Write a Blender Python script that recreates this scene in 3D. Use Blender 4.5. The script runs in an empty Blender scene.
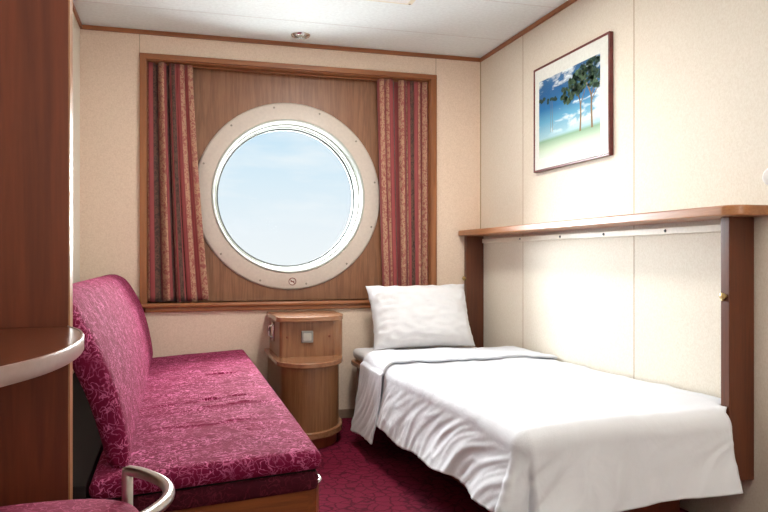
import bpy, bmesh, math, random
from mathutils import Vector, Matrix, noise
random.seed(7)
SC = bpy.context.scene
COL = SC.collection
PI = math.pi

# ------------------------------------------------------------------ materials
def s2l(c):
    return tuple(((v/255)/12.92 if v/255 <= .04045 else ((v/255+.055)/1.055)**2.4) for v in c) + (1,)

class NT:
    def __init__(s, name):
        s.m = bpy.data.materials.new(name); s.m.use_nodes = True
        s.t = s.m.node_tree; s.t.nodes.clear()
        s.out = s.n('ShaderNodeOutputMaterial'); s.b = s.n('ShaderNodeBsdfPrincipled')
        s.t.links.new(s.b.outputs[0], s.out.inputs[0])
    def n(s, typ, **kw):
        x = s.t.nodes.new(typ)
        for k, v in kw.items():
            if hasattr(x, k) and not k[0].isupper(): setattr(x, k, v)
            else: x.inputs[k.replace('_', ' ')].default_value = v
        return x
    def l(s, a, b): s.t.links.new(a, b)
    def coord(s, kind='Object', scale=(1,1,1), rot=(0,0,0)):
        tc = s.n('ShaderNodeTexCoord'); mp = s.n('ShaderNodeMapping')
        mp.inputs['Scale'].default_value = scale; mp.inputs['Rotation'].default_value = rot
        s.l(tc.outputs[kind], mp.inputs[0]); return mp.outputs[0]
    def noise(s, vec, scale, detail=3, rough=.55, dist=0):
        x = s.n('ShaderNodeTexNoise'); x.inputs['Scale'].default_value = scale
        x.inputs['Detail'].default_value = detail; x.inputs['Roughness'].default_value = rough
        x.inputs['Distortion'].default_value = dist
        if vec: s.l(vec, x.inputs['Vector'])
        return x.outputs['Fac']
    def ramp(s, fac, stops, interp='LINEAR'):
        r = s.n('ShaderNodeValToRGB'); cr = r.color_ramp; cr.interpolation = interp
        while len(cr.elements) < len(stops): cr.elements.new(.5)
        for e, (p, c) in zip(cr.elements, stops): e.position = p; e.color = c
        s.l(fac, r.inputs[0]); return r.outputs[0]
    def mix(s, fac, a, b, mode='MIX'):
        x = s.n('ShaderNodeMix'); x.data_type = 'RGBA'; x.blend_type = mode
        for sock, v in ((x.inputs[0], fac), (x.inputs[6], a), (x.inputs[7], b)):
            if isinstance(v, bpy.types.NodeSocket): s.l(v, sock)
            else: sock.default_value = v
        return x.outputs[2]
    def math(s, op, a, b=0.0, c=0.0):
        x = s.n('ShaderNodeMath'); x.operation = op
        for i, v in enumerate((a, b, c)):
            if isinstance(v, bpy.types.NodeSocket): s.l(v, x.inputs[i])
            else: x.inputs[i].default_value = v
        return x.outputs[0]
    def bump(s, h, strength=.3, dist=.01):
        x = s.n('ShaderNodeBump'); x.inputs['Strength'].default_value = strength; x.inputs['Distance'].default_value = dist
        s.l(h, x.inputs['Height']); s.l(x.outputs[0], s.b.inputs['Normal'])
    def set(s, **kw):
        for k, v in kw.items():
            k = k.replace('_', ' ')
            if isinstance(v, bpy.types.NodeSocket): s.l(v, s.b.inputs[k])
            else: s.b.inputs[k].default_value = v
        return s

def plain(name, rgb, rough=.5, metal=0, **kw):
    t = NT(name)
    v = t.noise(t.coord(scale=(1,1,1)), 60, 3)
    a = s2l(rgb); d = tuple(x*.9 for x in a[:3]) + (1,)
    t.set(Base_Color=t.ramp(v, [(.3, d), (.7, a)]), Roughness=rough, Metallic=metal, **kw)
    return t.m

def wood(name, light, dark, grain='z', rough=.35, fine=1.0, coat=.0, contrast=1.0):
    t = NT(name)
    k = {'x': (.06, 1, 1), 'y': (1, .06, 1), 'z': (1, 1, .06)}[grain]
    co = t.coord(scale=k)
    n1 = t.noise(co, 9*fine, 4, .6, 1.2)
    n2 = t.noise(co, 90*fine, 3, .7, .3)
    w = t.math('SINE', t.math('MULTIPLY', n1, 26))
    w = t.math('MULTIPLY_ADD', w, .22, .5)
    f = t.math('ADD', t.math('MULTIPLY', w, .45), t.math('MULTIPLY', n2, .55))
    l, d = s2l(light), s2l(dark)
    t.set(Base_Color=t.ramp(f, [(.32, d), (.68, l)]), Roughness=rough)
    t.b.inputs['Coat Weight'].default_value = coat
    t.b.inputs['Coat Roughness'].default_value = .15
    t.bump(n2, .06, .002)
    return t.m

def wall_mat(name, rgb, dark):
    t = NT(name)
    v1 = t.noise(t.coord(scale=(1,1,1)), 130, 2, .7)
    v2 = t.noise(t.coord(scale=(1,1,.4)), 260, 2, .7)
    f = t.math('MULTIPLY_ADD', v1, .6, t.math('MULTIPLY', v2, .4))
    t.set(Base_Color=t.ramp(f, [(.35, s2l(dark)), (.6, s2l(rgb))]), Roughness=.75)
    t.bump(f, .08, .002)
    return t.m

def scribble(name, base, base2, line, thr=.03, scale=34, sheen=.6, rough=.85, crease=False):
    """velvet-like cloth with thin curly lines"""
    t = NT(name)
    co = t.coord()
    warp = t.n('ShaderNodeTexNoise'); warp.inputs['Scale'].default_value = 22; t.l(co, warp.inputs['Vector'])
    add = t.n('ShaderNodeVectorMath'); add.operation = 'MULTIPLY_ADD'
    t.l(warp.outputs['Color'], add.inputs[0]); add.inputs[1].default_value = (.05,.05,.05); t.l(co, add.inputs[2])
    masks = []
    for off, sc in ((0, scale), (5.3, scale*1.25)):
        mp = t.n('ShaderNodeMapping'); mp.inputs['Location'].default_value = (off, off*.7, off*1.3); t.l(add.outputs[0], mp.inputs[0])
        nz = t.noise(mp.outputs[0], sc, 1.2, .5, .5)
        d = t.math('ABSOLUTE', t.math('SUBTRACT', nz, .5))
        masks.append(t.math('SUBTRACT', 1, t.math('MINIMUM', t.math('DIVIDE', d, thr), 1)))
    m = t.math('MAXIMUM', masks[0], masks[1])
    brk = t.noise(co, 16, 2)
    m = t.math('MULTIPLY', m, t.math('MULTIPLY_ADD', brk, 3.0, -.75))
    m = t.math('MINIMUM', t.math('MAXIMUM', m, 0), 1)
    big = t.noise(co, 6, 4)
    b = t.mix(big, s2l(base), s2l(base2))
    t.set(Base_Color=t.mix(m, b, s2l(line)), Roughness=rough)
    t.l(t.math('MULTIPLY_ADD', m, sheen*2.2, sheen*.5), t.b.inputs['Sheen Weight'])
    t.b.inputs['Sheen Roughness'].default_value = .4
    t.b.inputs['Sheen Tint'].default_value = s2l((255, 140, 190))
    t.b.inputs['Specular IOR Level'].default_value = .15
    h = t.math('ADD', t.noise(co, 260, 2), t.math('MULTIPLY', m, .5))
    if crease:
        cr = t.noise(t.coord(scale=(2.4, 13, 1)), 1.6, 2, .5, .25)
        cd = t.math('MINIMUM', t.math('DIVIDE', t.math('ABSOLUTE', t.math('SUBTRACT', cr, .5)), .022), 1)
        ms = t.ramp(t.noise(t.coord(scale=(3, 3, 1)), 2.3, 1), [(.50, (0,0,0,1)), (.58, (1,1,1,1))])
        cd = t.math('SUBTRACT', 1, t.math('MULTIPLY', t.math('SUBTRACT', 1, cd), ms))
        h = t.math('ADD', h, t.math('MULTIPLY', cd, 5.0))
    t.bump(h, .35, .004)
    return t.m

M = {}
M['wall'] = wall_mat('wall_panel_beige', (236, 215, 195), (222, 199, 177))
M['wall_right'] = wall_mat('wall_panel_cream', (235, 228, 214), (224, 215, 198))
M['seam'] = plain('panel_seam', (176, 150, 118), .7)
M['ceiling'] = plain('ceiling_white', (238, 247, 248), .6)
M['ceil_seam'] = plain('ceiling_seam', (220, 222, 222), .7)
M['wood_panel'] = wood('walnut_panel', (152, 104, 72), (120, 78, 50), 'z', .4, 1.6)
M['wood_trim'] = wood('trim_wood', (162, 102, 60), (130, 76, 42), 'x', .35)
M['wood_trim_y'] = wood('trim_wood_lengthwise', (162, 102, 60), (130, 76, 42), 'y', .35)
M['wood_trim_z'] = wood('trim_wood_upright', (162, 104, 62), (132, 80, 46), 'z', .35)
M['wood_dark'] = wood('mahogany_panel', (124, 56, 28), (100, 42, 19), 'z', .5, .8)
M['wood_desk'] = wood('desk_wood', (116, 60, 36), (86, 40, 20), 'y', .24, 1.2)
M['edge_band'] = plain('desk_edge_band', (162, 132, 124), .35)
M['edge_light'] = plain('panel_edge_strip', (176, 122, 82), .3)
M['wood_stand'] = wood('night_stand_wood', (152, 108, 74), (124, 82, 52), 'z', .38, 1.4)
M['wood_stand_x'] = wood('night_stand_top_wood', (164, 118, 86), (134, 90, 62), 'x', .18, 1.2)
M['wood_post'] = wood('bunk_post_wood', (100, 52, 28), (78, 38, 20), 'z', .42, 1.2)
M['wood_shelf'] = wood('shelf_wood', (176, 122, 80), (148, 94, 58), 'y', .3, 1.2)
M['wood_base'] = wood('sofa_base_wood', (150, 84, 42), (112, 58, 28), 'x', .35, 1.2)
M['sofa'] = scribble('sofa_velvet', (132, 20, 66), (100, 12, 46), (222, 116, 164), thr=.030, scale=40, sheen=.12)
M['sofa_seat'] = scribble('sofa_seat_velvet', (132, 20, 66), (100, 12, 46), (222, 116, 164), thr=.030, scale=40, sheen=.12, crease=True)
M['sofa_low'] = scribble('sofa_velvet_shaded', (74, 16, 32), (60, 12, 26), (112, 40, 56), sheen=.1)  # darker copy of the sofa velvet, shade put into its colour
M['chair_fab'] = scribble('chair_velvet', (150, 50, 80), (132, 40, 68), (190, 96, 122), sheen=.3)
M['black'] = plain('black_gap', (14, 12, 14), .8)
M['back_shade_box'] = plain('backrest_shade', (26, 12, 12), .7)  # shade behind the backrest, put in as a colour
M['steel'] = plain('brushed_steel', (196, 190, 186), .28, 1)
M['chrome'] = plain('satin_chrome', (210, 208, 204), .25, 1)
M['brass'] = plain('pale_brass', (206, 184, 128), .3, .9)
M['white_sheet'] = None
M['white_rim'] = plain('white_rim_paint', (196, 202, 194), .35)
M['flange'] = plain('porthole_flange_paint', (214, 202, 190), .42)
M['flange_screw'] = plain('screw_metal', (150, 140, 128), .4, .6)
M['rubber'] = plain('dark_gasket', (96, 100, 98), .6)
M['rail'] = plain('cream_rail', (236, 228, 210), .4)
M['lamp_white'] = plain('lamp_white', (244, 244, 242), .4)
M['sign_red'] = plain('sign_red_brown', (120, 52, 44), .5)
M['sign_white'] = plain('sign_white', (226, 218, 208), .5)
M['frame_red'] = wood('picture_frame_wood', (120, 56, 52), (92, 36, 34), 'y', .3)
M['mat_board'] = plain('picture_mat', (244, 242, 238), .8)
M['bark'] = plain('painted_bark', (150, 122, 92), .8)
M['leaf'] = plain('painted_leaf', (70, 98, 72), .8)
M['leaf2'] = plain('painted_leaf_dark', (42, 70, 62), .8)
M['diffuser'] = plain('lamp_diffuser', (238, 234, 214), .5)
M['baseboard'] = plain('baseboard_grey', (150, 128, 108), .5)

def mk_sheet(name, rgb):
    t = NT(name)
    co = t.coord()
    f = t.noise(co, 420, 2, .6)
    big = t.noise(co, 7, 4, .6, .6)
    a = s2l(rgb); b = tuple(x*.94 for x in a[:3])+(1,)
    t.set(Base_Color=t.ramp(big, [(.3, b), (.6, a)]), Roughness=.8)
    t.b.inputs['Sheen Weight'].default_value = .15
    h = t.math('ADD', t.math('MULTIPLY', f, .12), big)
    t.bump(h, .22, .02)
    return t.m
M['sheet'] = mk_sheet('white_cotton', (213, 217, 225))
M['pillow'] = mk_sheet('pillow_cotton', (238, 240, 244))
M['mattress'] = mk_sheet('white_mattress_cover', (236, 234, 236))

# carpet
t = NT('maroon_carpet')
co = t.coord()
wn = t.n('ShaderNodeTexNoise'); wn.inputs['Scale'].default_value = 12; t.l(co, wn.inputs['Vector'])
vm = t.n('ShaderNodeVectorMath'); vm.operation = 'MULTIPLY_ADD'
t.l(wn.outputs['Color'], vm.inputs[0]); vm.inputs[1].default_value = (.06,.06,.06); t.l(co, vm.inputs[2])
vo = t.n('ShaderNodeTexVoronoi'); vo.feature = 'DISTANCE_TO_EDGE'; vo.inputs['Scale'].default_value = 21; t.l(vm.outputs[0], vo.inputs['Vector'])
line = t.ramp(vo.outputs['Distance'], [(.02, (1,1,1,1)), (.09, (0,0,0,1))])
bg = t.mix(t.noise(co, 5, 3), s2l((114, 26, 52)), s2l((94, 18, 40)))
t.set(Base_Color=t.mix(line, bg, s2l((72, 12, 30))), Roughness=.95)
t.b.inputs['Specular IOR Level'].default_value = .1
t.bump(t.noise(co, 400, 2), .5, .004)
M['carpet'] = t.m

# curtain cloth (uv: u = running stripe number, v = height in m)
t = NT('striped_curtain_cloth')
tc = t.n('ShaderNodeTexCoord'); sp = t.n('ShaderNodeSeparateXYZ'); t.l(tc.outputs['UV'], sp.inputs[0])
fu = t.math('FRACT', sp.outputs[0])
stripe = t.ramp(fu, [(0, s2l((152, 70, 70))), (.11, s2l((152, 70, 70))), (.12, s2l((104, 36, 40))), (.15, s2l((148, 66, 66))),
                     (.18, s2l((150, 84, 76))), (.48, s2l((150, 84, 76))), (.50, s2l((104, 36, 40))), (.53, s2l((152, 68, 70))),
                     (.66, s2l((148, 66, 66))), (.68, s2l((64, 40, 34))), (.93, s2l((60, 36, 32))), (.95, s2l((152, 70, 70)))])
band = t.ramp(fu, [(.17, (0,0,0,1)), (.19, (.8,.8,.8,1)), (.47, (.8,.8,.8,1)), (.49, (0,0,0,1))])
mp = t.n('ShaderNodeMapping'); mp.inputs['Scale'].default_value = (2.3, 16, 1); t.l(tc.outputs['UV'], mp.inputs[0])
bro = t.noise(mp.outputs[0], 3.2, 3, .6, 1.4)
bm_ = t.ramp(bro, [(.44, (0,0,0,1)), (.52, (1,1,1,1))])
bandd = t.ramp(fu, [(.67, (0,0,0,1)), (.69, (.35,.35,.35,1)), (.93, (.35,.35,.35,1)), (.95, (0,0,0,1))])
c = t.mix(t.math('MULTIPLY', band, bm_), stripe, s2l((188, 150, 120)))
c = t.mix(t.math('MULTIPLY', bandd, bm_), c, s2l((140, 100, 80)))
t.set(Base_Color=c, Roughness=.75); t.b.inputs['Sheen Weight'].default_value = .15
t.bump(t.noise(mp.outputs[0], 60, 2), .15, .002)
M['curtain'] = t.m

# window glass: clear pane that lets daylight through
t = NT('clear_glass')
tr = t.n('ShaderNodeBsdfTransparent'); tr.inputs[0].default_value = (.97, .985, .98, 1)
gl = t.n('ShaderNodeBsdfGlossy'); gl.inputs['Roughness'].default_value = .02
fr = t.n('ShaderNodeFresnel'); fr.inputs[0].default_value = 1.07
mx = t.n('ShaderNodeMixShader'); ge = t.n('ShaderNodeNewGeometry'); fm = t.math('MULTIPLY', fr.outputs[0], t.math('SUBTRACT', 1, ge.outputs['Backfacing'])); t.l(fm, mx.inputs[0]); t.l(tr.outputs[0], mx.inputs[1]); t.l(gl.outputs[0], mx.inputs[2])
t.l(mx.outputs[0], t.out.inputs[0]); M['glass'] = t.m

# painted landscape for the framed print (generated coords: local y = across, z = up)
t = NT('landscape_print')
tc = t.n('ShaderNodeTexCoord'); sp = t.n('ShaderNodeSeparateXYZ'); t.l(tc.outputs['UV'], sp.inputs[0])
sky = t.ramp(sp.outputs[1], [(0, s2l((226, 234, 226))), (.10, s2l((204, 220, 198))), (.21, s2l((140, 176, 146))), (.245, s2l((170, 206, 218))), (.45, s2l((104, 172, 208))),
                             (.62, s2l((36, 116, 176))), (.8, s2l((30, 98, 158))), (1, s2l((50, 106, 156)))])
mp = t.n('ShaderNodeMapping'); mp.inputs['Rotation'].default_value = (0, 0, -.5); mp.inputs['Scale'].default_value = (2.2, 4.4, 1); t.l(tc.outputs['UV'], mp.inputs[0])
cn = t.noise(mp.outputs[0], 1.9, 5, .6, .4)
# a diagonal cloud bank low right and a cloud band along the top
dg = t.math('SUBTRACT', t.math('ADD', t.math('MULTIPLY', sp.outputs[0], .55), .08), sp.outputs[1])
cb = t.math('ADD', cn, t.math('MULTIPLY', dg, .5))
tb = t.math('ADD', cn, t.math('MULTIPLY', t.math('SUBTRACT', sp.outputs[1], .93), 1.0))
cm = t.ramp(t.math('MAXIMUM', cb, tb), [(.48, (0,0,0,1)), (.62, (1,1,1,1))])
up = t.ramp(sp.outputs[1], [(.24, (0,0,0,1)), (.34, (1,1,1,1))])
c = t.mix(t.math('MULTIPLY', cm, up), sky, s2l((240, 246, 250)))
t.set(Base_Color=c, Roughness=.6); M['print'] = t.m

# ------------------------------------------------------------------ mesh helpers
def MB(): return bmesh.new()

def xf(verts, mat):
    for v in verts: v.co = mat @ v.co

def box(bm, lo, hi, bev=0.0, seg=2, mat=0):
    x0, y0, z0 = lo; x1, y1, z1 = hi
    r = bmesh.ops.create_cube(bm, size=1)
    vs = r['verts']
    for v in vs:
        v.co = Vector(((x0+x1)/2 + v.co.x*(x1-x0), (y0+y1)/2 + v.co.y*(y1-y0), (z0+z1)/2 + v.co.z*(z1-z0)))
    fs = set(f for v in vs for f in v.link_faces)
    if bev > 0:
        es = list(set(e for v in vs for e in v.link_edges))
        rr = bmesh.ops.bevel(bm, geom=es, offset=bev, segments=seg, affect='EDGES', profile=.5)
        fs = set(rr['faces']) | set(f for f in fs if f.is_valid)
    for f in fs:
        if f.is_valid: f.material_index = mat
    return vs

def prism(bm, pts, a, b, axis='z', bev=0.0, seg=3, mat=0):
    """polygon pts extruded between a and b along an axis"""
    def P(u, v, w):
        return {'z': (u, v, w), 'x': (w, u, v), 'y': (u, w, v)}[axis]
    lo = [bm.verts.new(P(u, v, a)) for u, v in pts]; hi = [bm.verts.new(P(u, v, b)) for u, v in pts]
    n = len(pts); fs = [bm.faces.new(lo[::-1]), bm.faces.new(hi)]
    for i in range(n):
        fs.append(bm.faces.new((lo[i], lo[(i+1) % n], hi[(i+1) % n], hi[i])))
    bmesh.ops.recalc_face_normals(bm, faces=fs)
    if bev > 0:
        es = [e for f in fs[:2] for e in f.edges]
        rr = bmesh.ops.bevel(bm, geom=es, offset=bev, segments=seg, affect='EDGES', profile=.5)
        fs = list(rr['faces']) + [f for f in fs if f.is_valid]
    for f in fs:
        if f.is_valid: f.material_index = mat

def lathe(bm, prof, centre, axis='z', seg=64, mat=0, closed=False):
    """prof: list of (radius, height along axis)"""
    rings = []
    cx, cy, cz = centre
    for r, h in prof:
        ring = []
        for k in range(seg):
            a = 2*PI*k/seg; c, s = r*math.cos(a), r*math.sin(a)
            co = {'z': (cx+c, cy+s, cz+h), 'y': (cx+c, cy+h, cz+s), 'x': (cx+h, cy+c, cz+s)}[axis]
            ring.append(bm.verts.new(co))
        rings.append(ring)
    fs = []
    pairs = list(zip(rings, rings[1:])) + ([(rings[-1], rings[0])] if closed else [])
    for A, B in pairs:
        for k in range(seg):
            fs.append(bm.faces.new((A[k], A[(k+1) % seg], B[(k+1) % seg], B[k])))
    if not closed:
        for ring in (rings[0], rings[-1]):
            fs.append(bm.faces.new(ring))
    for f in fs: f.material_index = mat
    bmesh.ops.recalc_face_normals(bm, faces=fs)

def annulus(bm, prof, centre, axis='y', seg=96, mat=0):
    lathe(bm, prof, centre, axis, seg, mat, closed=True)

def smooth_path(pts, n=8):
    out = []
    P = [Vector(p) for p in pts]
    for i in range(len(P)-1):
        p0 = P[i-1] if i else P[i]; p1 = P[i]; p2 = P[i+1]; p3 = P[i+2] if i+2 < len(P) else P[i+1]
        for k in range(n):
            u = k/n
            out.append(.5*((2*p1)+(-p0+p2)*u+(2*p0-5*p1+4*p2-p3)*u*u+(-p0+3*p1-3*p2+p3)*u**3))
    out.append(P[-1]); return out

def tube(bm, pts, r, seg=12, mat=0, taper=None):
    P = [Vector(p) for p in pts]; rings = []
    up = Vector((0, 0, 1)); prev = None
    for i, p in enumerate(P):
        d = (P[min(i+1, len(P)-1)] - P[max(i-1, 0)]).normalized()
        if prev is None:
            a = d.orthogonal().normalized()
        else:
            a = (prev - d*prev.dot(d)).normalized()
        prev = a; b = d.cross(a)
        rr = r if taper is None else r*(taper[0] + (taper[1]-taper[0])*i/(len(P)-1))
        rings.append([bm.verts.new(p + rr*(a*math.cos(2*PI*k/seg) + b*math.sin(2*PI*k/seg))) for k in range(seg)])
    fs = []
    for A, B in zip(rings, rings[1:]):
        for k in range(seg): fs.append(bm.faces.new((A[k], A[(k+1) % seg], B[(k+1) % seg], B[k])))
    fs.append(bm.faces.new(rings[0])); fs.append(bm.faces.new(rings[-1]))
    for f in fs: f.material_index = mat
    bmesh.ops.recalc_face_normals(bm, faces=fs)

def soft_box(bm, lo, hi, r, n=22, fn=None, ycuts=()):
    """box with well-rounded edges and a dense surface; fn(Vector, n)->Vector shapes it afterwards"""
    lo, hi = Vector(lo), Vector(hi)
    res = bmesh.ops.create_cube(bm, size=2)
    es = list(set(e for v in res['verts'] for e in v.link_edges))
    bmesh.ops.subdivide_edges(bm, edges=es, cuts=n, use_grid_fill=True)
    c = (lo+hi)/2; h = (hi-lo)/2
    for v in bm.verts:
        q = v.co.copy()
        p = Vector([0, 0, 0])
        for i in range(3):
            # denser near the edges
            a = math.sin(q[i]*PI/2)
            p[i] = a*h[i]
        inner = Vector([max(-(h[i]-r), min(h[i]-r, p[i])) for i in range(3)])
        d = p - inner
        if d.length > 1e-9:
            m = max(abs(d.x), abs(d.y), abs(d.z))
            d = d.normalized()*m
        w = c + inner + d
        v.co = w
    for y in ycuts:
        bmesh.ops.bisect_plane(bm, geom=bm.verts[:]+bm.edges[:]+bm.faces[:], plane_co=(0, y, 0), plane_no=(0, 1, 0), dist=1e-5)
    if fn:
        for v in bm.verts: v.co = fn(v.co.copy())
    bmesh.ops.recalc_face_normals(bm, faces=bm.faces[:])

def obj(name, bm, mats, parent=None, smooth=True, wn=True, angle=40):
    me = bpy.data.meshes.new(name)
    base = Vector((0, 0, 0))
    if parent is not None:
        p = parent
        while p is not None: base += p.location; p = p.parent
    elif getattr(bm, 'verts', None) and smooth != 'keep':
        xs = [v.co for v in bm.verts]
        lo = Vector([min(c[i] for c in xs) for i in range(3)]); hi = Vector([max(c[i] for c in xs) for i in range(3)])
        base = Vector(((lo.x+hi.x)/2, (lo.y+hi.y)/2, lo.z))
    for v in bm.verts: v.co -= base
    bm.to_mesh(me); bm.free()
    if not isinstance(mats, (list, tuple)): mats = [mats]
    for m in mats: me.materials.append(m)
    for p in me.polygons: p.use_smooth = True
    try: me.set_sharp_from_angle(angle=math.radians(angle))
    except Exception: pass
    o = bpy.data.objects.new(name, me); COL.objects.link(o)
    if parent is not None: o.parent = parent
    else: o.location = base
    if wn:
        md = o.modifiers.new('weighted', 'WEIGHTED_NORMAL'); md.keep_sharp = True
    return o

def tag(o, label=None, cat=None, group=None, kind=None):
    if label: o['label'] = label
    if cat: o['category'] = cat
    if group: o['group'] = group
    if kind: o['kind'] = kind
    return o

def thing(name, label, cat, loc, group=None, kind=None):
    o = bpy.data.objects.new(name, None); COL.objects.link(o); o.location = loc
    o.empty_display_size = .1
    return tag(o, label, cat, group, kind)

def struct(name, bm, mats, label=None, cat=None):
    o = obj(name, bm, mats); o['kind'] = 'structure'
    if label: o['label'] = label
    if cat: o['category'] = cat
    return o

# ------------------------------------------------------------------ room dimensions (metres, camera stands at x=0 y=0)
H = 2.112; XL = -.47; XR = 1.77; YB = 3.99; YF = -1.0; CAMZ = .91
RX0, RX1, RZ0, RZ1 = -.147, 1.447, .670, 1.962       # window recess opening
YP = 4.09                                            # wood panel plane at the back of the recess

bm = MB(); box(bm, (XL-.1, YF-.1, -.08), (XR+.1, YB+.14, 0)); struct('floor', bm, M['carpet'], 'maroon patterned carpet floor', 'floor')
bm = MB(); box(bm, (XL-.1, YF-.1, H), (XR+.1, YB+.14, H+.08))
for y in (3.08, 2.1, 1.1, 3.62): box(bm, (XL, y-.002, H-.0008), (XR, y+.002, H+.01), mat=1)
struct('ceiling', bm, [M['ceiling'], M['ceil_seam']], 'white panelled ceiling', 'ceiling')
bm = MB()
for lo, hi in (((XL, YB, 0), (RX0, YB+.13, H)), ((RX1, YB, 0), (XR, YB+.13, H)), ((RX0, YB, 0), (RX1, YB+.13, RZ0)), ((RX0, YB, RZ1), (RX1, YB+.13, H))):
    box(bm, lo, hi)
for x in (-.179, 1.481): box(bm, (x-.0015, YB-.0006, RZ1), (x+.0015, YB+.01, H), mat=1)
box(bm, (1.4795, YB-.0006, .0), (1.4825, YB+.01, H), mat=1)
box(bm, (XR-.006, YB-.0008, 0), (XR, YB+.01, H), mat=1)
struct('wall_back', bm, [M['wall'], M['seam']], 'beige panelled wall around the porthole', 'wall')
bm = MB(); box(bm, (XR, YF-.1, 0), (XR+.1, YB+.13, H))
for y in (3.446, 2.488, 1.53, .57): box(bm, (XR-.0008, y-.0018, 0), (XR+.01, y+.0018, H), mat=1)
struct('wall_right', bm, [M['wall_right'], M['seam']], 'cream panelled wall along the bed', 'wall')
bm = MB(); box(bm, (XL-.1, YF-.1, 0), (XL, YB+.13, H)); struct('wall_left', bm, M['wall_right'], 'pale wall behind the sofa', 'wall')
bm = MB(); box(bm, (XL, YF-.1, 0), (XR, YF, H)); struct('wall_front', bm, M['wall_right'], 'beige wall behind the camera', 'wall')
bm = MB(); box(bm, (XL, YB-.012, H-.024), (XR, YB-.0005, H-.0005), .003); struct('trim_1', bm, M['wood_trim'], 'wood trim between back wall and ceiling', 'trim')
bm = MB(); box(bm, (XR-.012, YF, H-.024), (XR-.0005, YB-.012, H-.0005), .003); struct('trim_2', bm, M['wood_trim_y'], 'wood trim between right wall and ceiling', 'trim')
bm = MB(); box(bm, (XL+.0005, YF, H-.024), (XL+.012, YB-.012, H-.0005), .003); struct('trim_3', bm, M['wood_trim_y'], 'wood trim between left wall and ceiling', 'trim')
bm = MB(); box(bm, (XL, YB-.01, 0), (XR, YB-.0005, .05), .003); struct('baseboard_back', bm, M['baseboard'], 'low baseboard along the back wall', 'baseboard')

# ---------------- porthole window
W = thing('window_1', 'large round porthole in a wood-panelled recess', 'window', (.623, YB, RZ0), kind='structure')
WX, WZ = .630, 1.262
bm = MB()
# panel with a round hole
seg = 96; R = .445
ring0 = [bm.verts.new((WX+R*math.cos(2*PI*k/seg), YP, WZ+R*math.sin(2*PI*k/seg))) for k in range(seg)]
def rect_hit(a):
    c, s = math.cos(a), math.sin(a); ts = []
    if c > 1e-6: ts.append((RX1+.02-WX)/c)
    if c < -1e-6: ts.append((RX0-.02-WX)/c)
    if s > 1e-6: ts.append((RZ1+.02-WZ)/s)
    if s < -1e-6: ts.append((RZ0-.02-WZ)/s)
    t_ = min(ts); return (WX+c*t_, YP, WZ+s*t_)
ring1 = [bm.verts.new(rect_hit(2*PI*k/seg)) for k in range(seg)]
for k in range(seg): bm.faces.new((ring0[k], ring0[(k+1) % seg], ring1[(k+1) % seg], ring1[k]))
for px, pz in ((RX0-.02, RZ0-.02), (RX1+.02, RZ0-.02), (RX1+.02, RZ1+.02), (RX0-.02, RZ1+.02)):
    best = sorted(range(seg), key=lambda k: (ring1[k].co - Vector((px, YP, pz))).length)[:2]
    a, b = best
    c = bm.verts.new((px, YP, pz))
    if (abs(ring1[a].co.x-px) < 1e-4) or (abs(ring1[a].co.z-pz) < 1e-4):
        try: bm.faces.new((ring1[a], ring1[b], c))
        except Exception: pass
bmesh.ops.recalc_face_normals(bm, faces=bm.faces[:])
for f in bm.faces:
    if f.normal.y > 0: f.normal_flip()
g = bmesh.ops.extrude_face_region(bm, geom=bm.faces[:])
for v in [e for e in g['geom'] if isinstance(e, bmesh.types.BMVert)]: v.co.y += .03
bmesh.ops.recalc_face_normals(bm, faces=bm.faces[:])
obj('wood_panel', bm, M['wood_panel'], W, wn=False)
# jamb lining of the recess
bm = MB()
box(bm, (RX0-.001, YB-.004, RZ0), (RX0+.006, YP, RZ1)); box(bm, (RX1-.006, YB-.004, RZ0), (RX1+.001, YP, RZ1))
box(bm, (RX0, YB-.004, RZ1-.006), (RX1, YP, RZ1+.001))
obj('recess_lining', bm, M['wood_trim_z'], W)
bm = MB()
FX0, FX1, FZ1 = -.179, 1.481, 1.988
box(bm, (FX0, YB-.018, RZ0-.045), (RX0+.002, YB-.0005, RZ1), .003)
box(bm, (RX1-.002, YB-.018, RZ0-.045), (FX1, YB-.0005, RZ1), .003)
obj('frame_upright', bm, M['wood_trim_z'], W)
bm = MB(); box(bm, (FX0, YB-.02, RZ1-.002), (FX1, YB-.0005, FZ1), .003)
obj('frame_head', bm, M['wood_trim'], W)
bm = MB()
box(bm, (RX0, YB-.004, RZ0-.012), (RX1, YP, RZ0), .001)
box(bm, (FX0, YB-.03, RZ0-.024), (FX1, YB-.0005, RZ0-.002), .008, 4)
box(bm, (FX0, YB-.018, RZ0-.047), (FX1, YB-.0005, RZ0-.022), .004, 3)
obj('sill', bm, M['wood_trim'], W)
# flange ring
bm = MB()
YFG = YP-.016
annulus(bm, [(.436, YP), (.436, YFG+.004), (.44, YFG), (.52, YFG), (.528, YFG+.003), (.532, YFG+.008), (.532, YP-.0005)], (WX, 0, WZ))
fl = obj('flange', bm, M['flange'], W, wn=False)
bm = MB()
annulus(bm, [(.437, YP+.03), (.4375, YFG-.002), (.434, YFG-.007), (.428, YFG-.007), (.424, YFG-.002), (.422, YP+.02), (.418, YP+.028),
             (.418, YP+.034), (.411, YP+.036), (.409, YP+.07), (.404, YP+.074), (.403, YP+.10), (.398, YP+.104), (.398, YP+.13), (.437, YP+.13)], (WX, 0, WZ))
obj('inner_rim', bm, M['white_rim'], W, wn=False)
bm = MB()
annulus(bm, [(.4035, YP+.099), (.3985, YP+.0985), (.3955, YP+.102), (.3955, YP+.108), (.4035, YP+.108)], (WX, 0, WZ))
obj('gasket', bm, M['rubber'], W, wn=False)
bm = MB(); lathe(bm, [(.399, YP+.111), (.399, YP+.115)], (WX, 0, WZ), 'y', 96)
obj('glass_pane', bm, M['glass'], W, wn=False)
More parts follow.
